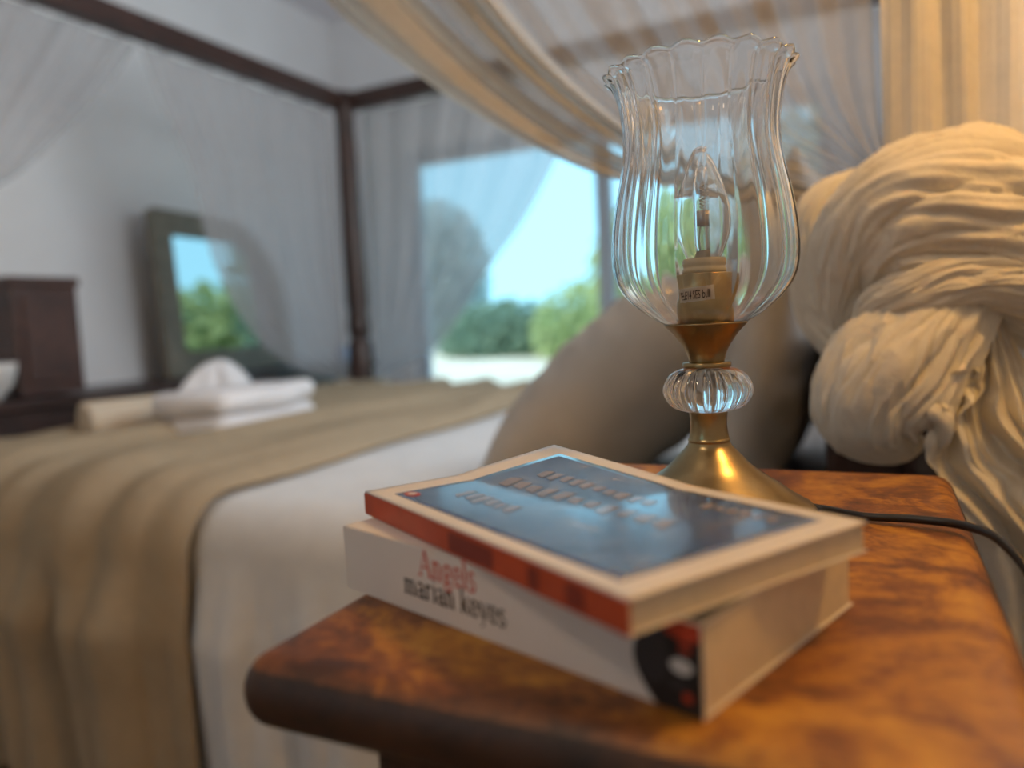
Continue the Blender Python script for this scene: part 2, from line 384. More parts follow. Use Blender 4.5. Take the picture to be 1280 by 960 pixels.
def drape_profile(s, zt, y_near, y_far, zb, rad):
    """point (y,z) and outward normal at arc length fraction: far top edge -> near edge -> down"""
    top = y_far - (y_near + rad); arc = rad * PI / 2; drop = zt - rad - zb
    L = top + arc + drop; d = s * L
    if d < top: return y_far - d, zt, (0, 1), 0.0
    if d < top + arc:
        q = (d - top) / rad; return y_near + rad - rad * math.sin(q), zt - rad + rad * math.cos(q), (-math.sin(q), math.cos(q)), 0.0
    e = d - top - arc; return y_near, zt - rad - e, (-1, 0), e
def drape(name, x0, x1, zt, y_near, y_far, zb, rad, mat, ftop, fdrop, parent=None, nx=260, ns=150, thick=0.006, skew=0.0):
    def fn(u, s):
        x = x0 + (x1 - x0) * u
        y, z, (ny, nz), e = drape_profile(s, zt, y_near, y_far, zb, rad)
        tp = min(1.0, 0.12 + (1 - u) / 0.10, 0.12 + u / 0.06); k = tp * ftop(x, y) * (1.0 if e == 0 else max(0.0, 1 - e * 4)) + fdrop(x, e) * (0.35 + 0.65 * tp)
        return (x + skew * (y - y_near) * (1 - u) * 0 + 0.01 * math.sin(9 * y + 3 * u), y + ny * k, z + nz * k)
    v, f = grid(nx, ns, fn)
    o = pydata(name, v, f, mat, parent)
    md = o.modifiers.new('thickness', 'SOLIDIFY'); md.thickness = thick; md.offset = -1
    return o
def ntop(x, y): return 0.006 + 0.007 * (noise.noise((x * 3.0, y * 1.6, 0.3)) + 0.5 * noise.noise((x * 8, y * 3, 4.0)))
def sheet_top(x, y): return 0.004 + 0.6 * abs(ntop(x, y))
def ridge(x, e, f, ph): 
    return abs(math.sin(f * x + ph + 0.7 * noise.noise((x * 2, e * 2, ph))))
def sheet_drop(x, e):
    g = min(1.0, e / 0.15); return g * (0.040 * ridge(x, e, 14, 0.3) + 0.014 * ridge(x, e, 37, 1.7)) + 0.003
cov = drape('bedspread', -2.24, -0.075, BZ, 0.975, 3.0, ZF + 0.03, 0.085, 'sheet', sheet_top, sheet_drop)
tag(cov, 'white cotton bedspread hanging over the near side of the bed', 'bedspread')
def throw_top(x, y):
    w = noise.noise((x * 1.5, y * 1.2, 8.0))
    return 0.020 + 0.026 * math.sin(22 * x + 5 * w + 1.5 * y) * math.sin(9 * x + 2) ** 2 + 0.012 * (0.5 + 0.5 * math.sin(52 * x + 7 * w - 2 * y))
def throw_drop(x, e):
    g = min(1.0, e / 0.12); w = noise.noise((x * 2.2, e * 2.0, 5.0))
    return g * (0.055 * ridge(x, e, 12, 1.1) + 0.022 * ridge(x, e, 29, 0.4)) + 0.030
thr = drape('throw_blanket', -2.27, -1.12, BZ + 0.006, 0.955, 2.85, ZF + 0.02, 0.095, 'throw', throw_top, throw_drop, nx=240)
tag(thr, 'crumpled beige throw across the foot of the bed', 'throw')

# pillows leaning on the headboard
def pillow(name, c, size, rot, label, seed):
    R = Matrix.Rotation(rot[2], 3, 'Z') @ Matrix.Rotation(rot[1], 3, 'Y') @ Matrix.Rotation(rot[0], 3, 'X')
    n = 90
    def surf(sign):
        def fn(u, v):
            a, b = u * 2 - 1, v * 2 - 1
            e = max(0.0, (1 - abs(a) ** 2.6)) ** 0.55 * max(0.0, (1 - abs(b) ** 2.6)) ** 0.55
            pinch = 1 - 0.07 * (1 - abs(a)) * b * b - 0.0
            x = a * size[0] / 2 * (1 - 0.06 * (1 - b * b)); y = b * size[1] / 2 * (1 - 0.06 * (1 - a * a))
            wv = 0.012 * noise.noise((a * 2.2, b * 2.2, seed)) + 0.006 * noise.noise((a * 6, b * 4, seed + 3))
            z = sign * (size[2] / 2 * e + wv * min(1, e * 2))
            p = R @ Vector((x, y, z)); return (c[0] + p.x, c[1] + p.y, c[2] + p.z)
        return grid(n, n, fn)
    v1, f1 = surf(1); v2, f2 = surf(-1); k = len(v1)
    bm = bmesh.new(); me = bpy.data.meshes.new(name); me.from_pydata([tuple(p) for p in v1 + v2], [], f1 + [tuple(i + k for i in q[::-1]) for q in f2])
    bm.from_mesh(me); bmesh.ops.remove_doubles(bm, verts=bm.verts, dist=0.0008); bpy.data.meshes.remove(me)
    return tag(bm_obj(name, bm, 'pillow', None, True), label, 'pillow', 'pillows at the bed head')
pillow('pillow', (-0.375, 1.40, 0.675), (0.58, 0.66, 0.27), (0, math.radians(-36), 0), 'large beige pillow at the near side of the bed, right behind the lamp', 1.0)
pillow('pillow', (-0.30, 2.40, 0.665), (0.46, 0.78, 0.18), (0, math.radians(-58), 0), 'beige pillow on the far side of the bed head', 5.0)

pillow('pillow', (-0.150, 1.40, 0.72), (0.54, 0.76, 0.17), (0, math.radians(-77), 0), 'beige pillow propped on the headboard between the lamp and the knotted net', 9.0)
# towels on the throw
def towel_slab(name, c, s, rz, mat, label):
    t = thing(name, (c[0], c[1], c[2] - s[2] / 2), label, 'towel')
    n = 2
    for i in range(n):
        bm = bmesh.new(); h = s[2] / n
        add_box(bm, (c[0], c[1], c[2] - s[2] / 2 + h * (i + 0.5)), (s[0] * (1 - 0.05 * i), s[1], h * 0.98), rz, h * 0.48, 6)
        bmesh.ops.subdivide_edges(bm, edges=[e for e in bm.edges if e.calc_length() > 0.05], cuts=7, use_grid_fill=True)
        for q in bm.verts: q.co += Vector((noise.noise(q.co * 9), noise.noise(q.co * 9 + Vector((5, 0, 0))), noise.noise(q.co * 7 + Vector((0, 7, 0))))) * 0.014
        bm_obj('fold_layer', bm, mat, t, True)
    return t
towel_slab('folded_towel', (-1.72, 1.66, 0.56), (0.26, 0.46, 0.135), math.radians(8), 'towel', 'thick white towel folded flat on the beige throw')
def rolled_towel(c, r, L, rz, label):
    t = thing('rolled_towel', (c[0], c[1], c[2] - r), label, 'towel')
    ax = Vector((math.cos(rz), math.sin(rz), 0)); sd = Vector((-math.sin(rz), math.cos(rz), 0))
    turns = 3.2
    def fn(u, v):
        a = u * turns * 2 * PI; rr = r * (0.22 + 0.78 * u)
        p = Vector(c) + ax * (v - 0.5) * L + sd * rr * math.cos(a) + Vector((0, 0, 1)) * rr * math.sin(a); return tuple(p)
    v, f = grid(140, 12, fn); o = pydata('roll', v, f, 'towel_beige', t)
    md = o.modifiers.new('thickness', 'SOLIDIFY'); md.thickness = 0.012
    return t
rolled_towel((-1.98, 1.52, 0.555), 0.062, 0.30, math.radians(75), 'beige rolled towel at the left end of the folded white towel')
def towel_peak(c, label):
    def fn(u, v):
        a = 2 * PI * u; k = (1 - v) ** 0.55
        r = 0.17 * k * (1 + 0.22 * math.sin(3 * a + 1) + 0.08 * math.sin(8 * a + 5 * v)) + 0.004
        return (c[0] + r * math.cos(a) * 0.7 + 0.02 * v, c[1] + r * math.sin(a) * 1.1, c[2] + 0.215 * v)
    v, f = grid(72, 30, fn, True)
    o = pydata('peaked_towel', v, f, 'towel'); return tag(o, label, 'towel')
towel_peak((-2.02, 1.86, 0.490), 'white towel folded into a standing peak behind the flat towel')

# ------------------------------------------------------------------ bed netting, one curtain pair for every side
def bez(p0, p1, p2, p3, t):
    s = 1 - t; return p0 * s ** 3 + 3 * p1 * s * s * t + 3 * p2 * s * t * t + p3 * t ** 3
def tied_curtain(name, corner, along, nrm, edge, label, seed, nf=6, off=0.055):
    """edge: (distance along the rail, height) of the free edge, rail to tie"""
    c = np.array((corner[0], corner[1], 0.0)); al = np.array(along, float); nn = np.array(nrm, float); R = random.Random(seed); ph = R.random() * 6
    t = thing(name, (corner[0], corner[1], ZF), label, 'curtain', 'tied-back nets around the bed')
    E1 = catmull([c + al * d + nn * off + np.array((0, 0, z)) for d, z in edge], 80)
    tz0 = edge[-1][1]; z0 = edge[0][1]
    E0 = catmull([c + al * (0.05 if q < 1 else 0.04) + nn * off + np.array((0, 0, z0 + (tz0 - z0) * q)) for q in (0, 0.3, 0.7, 1.0)], 80)
    tie = c + al * 0.05 + nn * (off + 0.01) + np.array((0, 0, tz0))
    def fn(u, v):
        i = v * 79; j = min(int(i), 78); q = i - j
        p = (E0[j] * (1 - q) + E0[j + 1] * q) * (1 - u) + (E1[j] * (1 - q) + E1[j + 1] * q) * u
        amp = 0.013 * (1 - 0.8 * v); k = math.sin(2 * PI * nf * u + ph + 1.2 * math.sin(5 * u)) + 0.4 * math.sin(2 * PI * nf * 2.3 * u + 1)
        return tuple(p + nn * amp * k)
    v, f = grid(160, 80, fn); pydata('swag', v, f, 'net_double', t)
    def ft(u, v):
        a = 2 * PI * u; r = (0.030 + 0.012 * v) * (1 + 0.3 * math.sin(7 * a + ph) + 0.12 * math.sin(13 * a)); z = tie[2] - v * (tie[2] - ZF - 0.02)
        return (tie[0] + r * math.cos(a), tie[1] + r * math.sin(a), z)
    v, f = grid(90, 16, ft, True); pydata('tail', v, f, 'net_dense', t)
    tz = [(tie[0] + 0.04 * math.cos(a), tie[1] + 0.04 * math.sin(a), tie[2] + 0.005 * math.sin(2 * a)) for a in [2 * PI * k / 12 for k in range(13)]]
    tube('tie', tz, 0.010, 'net_dense', t, 8, 40, False)
    return t
tied_curtain('bed_net', (BX0, BY0), (0, 1, 0), (-1, 0, 0), [(0.95, 1.845), (0.79, 1.637), (0.627, 1.459), (0.483, 1.323), (0.357, 1.234), (0.07, 1.02)], 'white net at the foot of the bed, swept towards the near foot post', 11)
tied_curtain('bed_net', (BX0, BY1), (0, -1, 0), (-1, 0, 0), [(1.09, 1.845), (1.0, 1.615), (0.91, 1.426), (0.83, 1.065), (0.64, 0.772), (0.36, 0.60), (0.05, 0.53)], 'white net hanging in front of the mirror, tied to the far foot post', 12)
tied_curtain('bed_net', (BX0, BY1), (1, 0, 0), (0, 1, 0), [(1.25, 1.845), (1.12, 1.572), (1.08, 1.48), (0.91, 1.233), (0.70, 1.008), (0.43, 0.696), (0.05, 0.52)], 'white net swept across the glazed doors to the far foot post', 13)
tied_curtain('bed_net', (BX1, BY1), (-1, 0, 0), (0, 1, 0), [(1.10, 1.845), (0.98, 1.55), (0.80, 1.25), (0.55, 1.0), (0.30, 0.82), (0.05, 0.72)], 'white net tied back at the far head post, behind the knotted net', 14)

# the near curtain with the big knot
net = thing('knotted_bed_net', (0.03, 0.80, ZF), 'cream bed net gathered into a large knot behind the bedside table', 'curtain')
# swept swag: lower edge sags from the canopy rail to the knot
C1 = catmull([(-1.10, 1.00, 1.85), (-0.93, 1.00, 1.50), (-0.776, 1.0, 1.301), (-0.676, 1.0, 1.206), (-0.569, 1.0, 1.118), (-0.434, 0.98, 1.025), (-0.297, 0.94, 0.952), (-0.157, 0.89, 0.912), (-0.06, 0.86, 0.885), (0.0, 0.85, 0.86)], 120)
C0 = catmull([(0.00, 1.00, 1.85), (0.00, 0.99, 1.5), (-0.002, 0.96, 1.25), (0.0, 0.92, 1.05), (0.005, 0.88, 0.95), (0.02, 0.85, 0.90)], 120)
def swag(u, v):
    i = v * 119; j = min(int(i), 118); q = i - j
    a = C1[j] * (1 - q) + C1[j + 1] * q; b = C0[j] * (1 - q) + C0[j + 1] * q
    uu = u ** 1.15
    p = a * (1 - uu) + b * uu
    g = 1 - 0.72 * v
    wv = noise.noise((u * 5, v * 1.2, 3.0))
    k = math.sin(2 * PI * (7.5 * u + 0.5 * wv)) + 0.45 * math.sin(2 * PI * 17 * u + 1 + 2 * v + 4 * wv) + 0.5 * math.sin(2 * PI * 3.3 * u + 2)
    am = 0.008 * g + 0.003
    edge = max(0.0, 1 - u / 0.10)
    return (p[0], p[1] + am * k - 0.015 * edge, p[2] + 0.008 * math.sin(5 * u + 4 * v) * g)
v, f = grid(420, 120, swag); pydata('swag', v, f, 'net', net)
# doubled, gathered hem running along the lower edge
def hem(u, v):
    i = v * 119; j = min(int(i), 118); q = i - j
    a = C1[j] * (1 - q) + C1[j + 1] * q; b = C0[j] * (1 - q) + C0[j + 1] * q
    w = 0.115 + 0.035 * math.sin(5 * v) + 0.10 * v * v; p = a * (1 - w * u) + b * w * u
    k = math.sin(2 * PI * (1.3 * u) + 4 * v) * 0.014 * (1 - 0.6 * v)
    return (p[0], p[1] + k - 0.012, p[2] - 0.004 * math.sin(PI * u))
v, f = grid(40, 120, hem); pydata('hem', v, f, 'net_hem', net)
def band(u, v):
    i = v * 119; j = min(int(i), 118); q = i - j
    a = C1[j] * (1 - q) + C1[j + 1] * q; b = C0[j] * (1 - q) + C0[j + 1] * q
    o = 0.19 + 0.10 * u; p = a * (1 - o) + b * o
    return (p[0], p[1] + math.sin(2 * PI * 2 * u + 3 * v) * 0.016 * (1 - 0.6 * v) + 0.01, p[2])
v, f = grid(36, 100, band); pydata('gathered_fold', v, f, 'net_hem', net)
# upright panel beside the head post, gathered into the knot
def panel(u, v):
    x0, x1 = -0.005 + 0.012 * v, 0.22 - 0.05 * v ** 1.6
    z = 1.85 - v * 0.99
    uu = u + 0.015 * math.sin(7 * u + 3 * v)
    x = x0 + (x1 - x0) * uu; y = 0.99 - 0.13 * v ** 2 - 0.04 * u
    g = 1 - 0.55 * v
    w = noise.noise((u * 3, v * 1.5, 2.0))
    k = math.sin(2 * PI * (4.5 * u + 0.7 * w)) + 0.18 * math.sin(2 * PI * 11 * u + 5 * w) + 0.06 * math.sin(2 * PI * 29 * u + 3 * w)
    return (x, y + 0.006 * g * k + 0.002 * k, z)
v, f = grid(360, 120, panel); pydata('upright_panel', v, f, 'net_dense', net)

# knot strands: (x, y, z, radius)
S_A1 = [(-0.009,0.860,0.730,0.010), (-0.033,0.835,0.761,0.023), (-0.020,0.825,0.808,0.048), (0.006,0.815,0.840,0.072), (0.040,0.810,0.852,0.088), (0.079,0.815,0.846,0.084), (0.118,0.830,0.823,0.075), (0.163,0.860,0.777,0.065)]
S_A2 = [(-0.015,0.780,0.761,0.010), (0.002,0.768,0.779,0.019), (0.034,0.755,0.790,0.024), (0.076,0.760,0.799,0.027), (0.120,0.785,0.789,0.029), (0.163,0.830,0.755,0.026)]
S_A0 = [(-0.004,0.850,0.891,0.029), (-0.040,0.840,0.870,0.036), (-0.055,0.840,0.823,0.029), (-0.051,0.840,0.774,0.027), (-0.020,0.840,0.731,0.026), (0.016,0.840,0.706,0.022)]
S_B = [(0.084,0.805,0.794,0.029), (0.064,0.792,0.775,0.040), (0.041,0.782,0.748,0.053), (0.014,0.778,0.716,0.063), (-0.003,0.780,0.689,0.060), (-0.000,0.790,0.667,0.046), (0.018,0.802,0.648,0.026), (0.035,0.810,0.643,0.009)]
def strand(P, seed, twist, amp, nu=220, ns=260):
    C = catmull(P, ns); Fr = frames(C); R = random.Random(seed)
    ph = [R.random() * 6.28 for _ in range(8)]; v = []
    for j, (c, (t, a, b)) in enumerate(zip(C, Fr)):
        s = j / (ns - 1); r = max(0.002, c[3])
        for k in range(nu):
            q = 2 * PI * k / nu
            ax, ay = math.cos(q), math.sin(q)
            w = noise.noise((ax * 1.3 + seed, ay * 1.3, s * 3.2)); w2 = noise.noise((ax * 2.5, ay * 2.5 + seed, s * 5.0))
            th = q + twist * s
            env = 0.6 + 0.6 * max(0.0, noise.noise((ax * 1.6 + 9, ay * 1.6, s * 3 + seed)) + 0.4)
            d = amp * env * (1.0 * (1 - abs(math.sin(3.5 * th + ph[0] + 2.6 * w)) ** 0.6) + 0.55 * (1 - abs(math.sin(8.5 * th + ph[1] + 3.5 * w2 + 1.5 * w)) ** 0.7) + 0.34 * (1 - abs(math.sin(19.5 * th + ph[2] + 5 * w2)) ** 0.8)) 
            cr = 1 - abs(noise.noise((3.0 * math.cos(th) + seed, 3.0 * math.sin(th), s * 7.0 + 0.6 * q))) * 2.2
            d = r * (1 + 0.10 * w - d + 0.030 * max(0.0, cr) ** 3 + 0.008 * noise.noise((9 * ax, 9 * ay, s * 24 + seed)))
            v.append(c[:3] + d * (ax * a + ay * b))
    f = []
    for j in range(ns - 1):
        for k in range(nu): f.append((j * nu + k, j * nu + (k + 1) % nu, (j + 1) * nu + (k + 1) % nu, (j + 1) * nu + k))
    f += [tuple(range(nu))[::-1], tuple((ns - 1) * nu + k for k in range(nu))]
    return v, f
V, F = [], []
for P, sd, tw, am in ((S_A1, 1.0, 0.7, 0.15), (S_A2, 2.0, 0.6, 0.16), (S_A0, 3.0, 0.8, 0.15), (S_B, 4.0, 0.9, 0.11)):
    v, f = strand(P, sd, tw, am); k = len(V); V += v; F += [tuple(i + k for i in q) for q in f]
knot = pydata('knot', V, F, 'knot', net)
# ruffled tail falling behind the table's corner
TL = catmull([(0.072,0.775,0.775), (0.058,0.765,0.734), (0.047,0.755,0.692), (0.036,0.75,0.648), (0.050,0.75,0.620), (0.068,0.75,0.592), (0.083,0.76,0.550), (0.098,0.77,0.480), (0.110,0.78,0.336), (0.115,0.79,ZF + 0.02)], 120)
TR = catmull([(0.096,0.80,0.775), (0.112,0.80,0.730), (0.135,0.80,0.687), (0.160,0.80,0.644), (0.180,0.80,0.615), (0.195,0.80,0.587), (0.215,0.81,0.544), (0.235,0.82,0.473), (0.25,0.84,0.327), (0.26,0.85,ZF + 0.02)], 120)
def tail(u, v):
    i = v * 119; j = min(int(i), 118); q = i - j
    a = TL[j] * (1 - q) + TL[j + 1] * q; b = TR[j] * (1 - q) + TR[j + 1] * q
    p = a * (1 - u) + b * u
    w = noise.noise((u * 2.5, v * 6.0, 1.0)); w2 = noise.noise((u * 6, v * 14, 7.0))
    g = min(1.0, 0.25 + 3 * v)
    ruf = math.exp(-((v - 0.17) / 0.10) ** 2) * math.exp(-(u / 0.3) ** 2)
    k = (1 - abs(math.sin(PI * (3.2 * u + 0.6 * w + 0.3 * v))) ** 0.7) * 0.026 + 0.010 * math.sin(2 * PI * (5.5 * u + 0.8 * w)) + 0.006 * w2
    return (p[0] + 0.010 * ruf * math.sin(60 * v + 6 * w) + 0.004 * w2, p[1] - k * g + 0.016 * ruf * math.sin(75 * v), p[2] + 0.004 * w)
v, f = grid(240, 320, tail); o = pydata('tail', v, f, 'knot', net)
# the panel goes on falling behind the knot
def lower(u, v):
    x = 0.06 + 0.25 * u; z = 0.86 - v * 0.97
    w = noise.noise((u * 3, v * 1.2, 12.0))
    return (x, 0.90 - 0.03 * u + 0.018 * math.sin(2 * PI * (4.5 * u + 0.4 * w)) + 0.007 * math.sin(2 * PI * 11 * u), z)
v, f = grid(200, 60, lower); pydata('lower_panel', v, f, 'net_dense', net)
# curled lip where the pouch tucks under the tail
def lip(P, r0, seed):
    C = catmull(P, 60); Fr = frames(C); v = []; nu = 40
    for j, (c, (t, a, b)) in enumerate(zip(C, Fr)):
        s = j / 59
        for k in range(nu):
            q = 2 * PI * k / nu; r = r0 * (0.35 + 0.65 * math.sin(PI * min(1, s * 0.9 + 0.08))) * (1 + 0.3 * math.sin(2 * q + seed + 4 * s) + 0.2 * noise.noise((math.cos(q) * 2, math.sin(q) * 2, s * 5 + seed)))
            v.append(c + r * (math.cos(q) * a + math.sin(q) * b))
    f = [(j * nu + k, j * nu + (k + 1) % nu, (j + 1) * nu + (k + 1) % nu, (j + 1) * nu + k) for j in range(59) for k in range(nu)]
    return pydata('rolled_edge', v, f, 'knot', net)
lip([(0.078,0.758,0.748), (0.058,0.748,0.722), (0.040,0.742,0.696), (0.026,0.745,0.672), (0.030,0.752,0.655)], 0.010, 1.0)
lip([(0.030,0.740,0.682), (0.040,0.735,0.690), (0.050,0.737,0.680), (0.048,0.745,0.662), (0.040,0.752,0.650)], 0.011, 2.5)

# ------------------------------------------------------------------ bedside table
TX0, TX1, TY0, TY1, TZ = -0.232, 0.049, 0.206, 0.627, 0.6535
tab = thing('bedside_table', ((TX0 + TX1) / 2, (TY0 + TY1) / 2, ZF), 'brown wooden bedside table with a thick rounded top, under the books', 'table')
def top_slab():
    # bullnose slab: stack of inset outlines with rounded corners
    th = 0.030; prof = []
    for k in range(13):
        a = -PI / 2 + PI * k / 12; prof.append((0.013 * (1 - math.cos(a)), -th / 2 + th / 2 * math.sin(a)))
    v = []; f = []; nc = 8; R0 = 0.014
    def ring(ins, z):
        out = []
        for cxx, cyy_, a0 in ((TX1 - R0, TY1 - R0, 0), (TX0 + R0, TY1 - R0, PI / 2), (TX0 + R0, TY0 + R0, PI), (TX1 - R0, TY0 + R0, 1.5 * PI)):
            for k in range(nc + 1):
                a = a0 + PI / 2 * k / nc; r = max(0.001, R0 - ins); out.append((cxx + r * math.cos(a), cyy_ + r * math.sin(a), TZ + z))
        return out
    n = 4 * (nc + 1)
    for ins, z in prof: v += ring(ins, z)
    for j in range(len(prof) - 1):
        for k in range(n): f.append((j * n + k, j * n + (k + 1) % n, (j + 1) * n + (k + 1) % n, (j + 1) * n + k))
    f += [tuple(range(n))[::-1], tuple((len(prof) - 1) * n + k for k in range(n))]
    o = pydata('table_top', v, f, 'table', tab)
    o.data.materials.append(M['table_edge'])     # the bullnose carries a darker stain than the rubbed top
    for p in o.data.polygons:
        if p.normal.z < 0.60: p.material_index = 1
    return o
top_slab()
tc_ = ((TX0 + TX1) / 2, (TY0 + TY1) / 2)
w_, d_ = TX1 - TX0, TY1 - TY0
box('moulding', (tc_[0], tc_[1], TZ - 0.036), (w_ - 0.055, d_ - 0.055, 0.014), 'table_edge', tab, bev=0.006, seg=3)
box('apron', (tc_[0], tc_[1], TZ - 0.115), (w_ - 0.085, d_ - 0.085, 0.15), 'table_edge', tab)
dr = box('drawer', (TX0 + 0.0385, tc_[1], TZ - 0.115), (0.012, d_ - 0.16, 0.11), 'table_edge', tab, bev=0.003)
lathe('knob', [(0, 0), (0.008, 0), (0.006, 0.012), (0.013, 0.020), (0.013, 0.026), (0.0, 0.030)], (0, 0, 0), 'brass', tab, 20).matrix_basis = Matrix.Translation((TX0 + 0.032, tc_[1], TZ - 0.115)) @ Matrix.Rotation(-PI / 2, 4, 'Y')
for sx in (-1, 1):
    for sy in (-1, 1):
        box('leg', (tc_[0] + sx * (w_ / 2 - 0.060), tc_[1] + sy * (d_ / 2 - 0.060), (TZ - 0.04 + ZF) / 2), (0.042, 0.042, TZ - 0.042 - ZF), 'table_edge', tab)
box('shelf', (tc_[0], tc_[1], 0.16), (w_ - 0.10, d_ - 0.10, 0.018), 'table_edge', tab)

# ------------------------------------------------------------------ books
def local_frame(origin, yaw):
    """x along the spine from the front corner, y into the book, z up"""
    e = Vector((math.cos(yaw), math.sin(yaw), 0)); g = Vector((e.y, -e.x, 0))
    return lambda x, y, z: Vector(origin) + e * x + g * y + Vector((0, 0, z))
def block(name, fr, x0, x1, y0, y1, z0, z1, mat, parent, bev=0.0006):
    bm = bmesh.new()
    vs = [bm.verts.new(fr(x, y, z)) for z in (z0, z1) for y in (y0, y1) for x in (x0, x1)]
    for q in ((0, 1, 3, 2), (4, 6, 7, 5), (0, 4, 5, 1), (2, 3, 7, 6), (0, 2, 6, 4), (1, 5, 7, 3)): bm.faces.new([vs[i] for i in q])
    if bev: bmesh.ops.bevel(bm, geom=bm.edges[:], offset=bev, segments=2, affect='EDGES')
    return bm_obj(name, bm, mat, parent)
# thick white paperback underneath
YA = math.radians(161.2); BT = 0.0311; BL, BW = 0.1985, 0.1205
fa = local_frame((-0.0492, 0.2254, TZ), YA)
b1 = thing('paperback_book', fa(BL / 2, BW / 2, 0), 'thick white paperback lying flat, under the blue book', 'book', 'books on the bedside table')
block('page_block', fa, 0.0012, BL - 0.0012, 0.0008, BW - 0.002, 0.0006, BT - 0.0006, 'paper', b1, 0)
block('back_cover', fa, 0, BL, 0, BW, 0, 0.0007, 'white_card', b1, 0.0002)
block('front_cover', fa, 0, BL, 0, BW, BT - 0.0007, BT, 'white_card', b1, 0.0002)
block('spine', fa, 0, BL, -0.0006, 0.0008, 0, BT, 'white_card', b1, 0.0003)
SP = -0.0008
def decal(name, pts, mat, parent, fr, off, thick=0.00015):
    """flat print on the spine plane (x, z) at depth off"""
    bm = bmesh.new(); vs = [bm.verts.new(fr(x, off, z)) for x, z in pts]; f = bm.faces.new(vs)
    r = bmesh.ops.extrude_face_region(bm, geom=[f]); nv = [g for g in r['geom'] if isinstance(g, bmesh.types.BMVert)]
    d = fr(0, thick, 0) - fr(0, 0, 0)
    for q in nv: q.co += d
    return bm_obj(name, bm, mat, parent)
# black picture wrapping the tail end of the spine; its left border is a curve
pts = [(0.0002, 0.0003), (0.0002, BT - 0.0003)] + [(0.0175 + 0.0085 * math.sin(PI * k / 14) - 0.003 * (1 - k / 14.0) * 0, BT - 0.0003 - (BT - 0.0006) * k / 14) for k in range(15)]
decal('spine_picture', pts, 'black_ink', b1, fa, -0.0009)
decal('spine_picture_shade', [(0.0185 + 0.0065 * math.cos(q) , 0.018 + 0.011 * math.sin(q)) for q in [PI * 2 * k / 24 for k in range(24)]], 'grey_ink', b1, fa, -0.0011)
decal('red_patch', [(0.0005, 0.0305), (0.0005, 0.0255), (0.006, 0.0235), (0.013, 0.0262), (0.0165, 0.0305)], 'red_ink', b1, fa, -0.0012)
decal('red_patch', [(0.004, 0.0225), (0.004, 0.0205), (0.008, 0.0212), (0.008, 0.0228)], 'red_ink', b1, fa, -0.0012)
decal('white_patch', [(0.0075 + 0.0042 * math.cos(q) , 0.0158 + 0.0026 * math.sin(q)) for q in [PI * 2 * k / 16 for k in range(16)]], 'white_ink', b1, fa, -0.0012)
decal('grey_patch', [(0.009 + 0.0042 * math.cos(q) , 0.0095 + 0.0018 * math.sin(q)) for q in [PI * 2 * k / 16 for k in range(16)]], 'grey_ink', b1, fa, -0.0012)
decal('red_patch', [(0.004, 0.0075), (0.004, 0.0045), (0.007, 0.0045), (0.007, 0.0075)], 'red_ink', b1, fa, -0.0011)
block('cover_picture', fa, 0.0004, 0.030, 0.0, 0.055, BT, BT + 0.00015, 'black_ink', b1, 0)

def text_mesh(name, s, height, width, mat, parent, place, bold=0.0):
    """text fitted to width x height, each vertex placed by place(x, y, depth)"""
    cu = bpy.data.curves.new(name, 'FONT'); cu.body = s; cu.size = 1.0; cu.offset = bold; cu.extrude = 0.0
    cu.resolution_u = 4
    ob = bpy.data.objects.new(name, cu); COL.objects.link(ob)
    dg = bpy.context.evaluated_depsgraph_get(); dg.update()
    me = bpy.data.meshes.new_from_object(ob.evaluated_get(dg)); bpy.data.objects.remove(ob); bpy.data.curves.remove(cu)
    xs = [q.co.x for q in me.vertices]; ys = [q.co.y for q in me.vertices]; x0, x1, y0, y1 = min(xs), max(xs), min(ys), max(ys)
    for q in me.vertices:
        q.co = place((q.co.x - x0) / (x1 - x0) * width, (q.co.y - y0) / (y1 - y0) * height, 0)
    me.name = name
    return link_mesh(name, me, mat, parent, False)
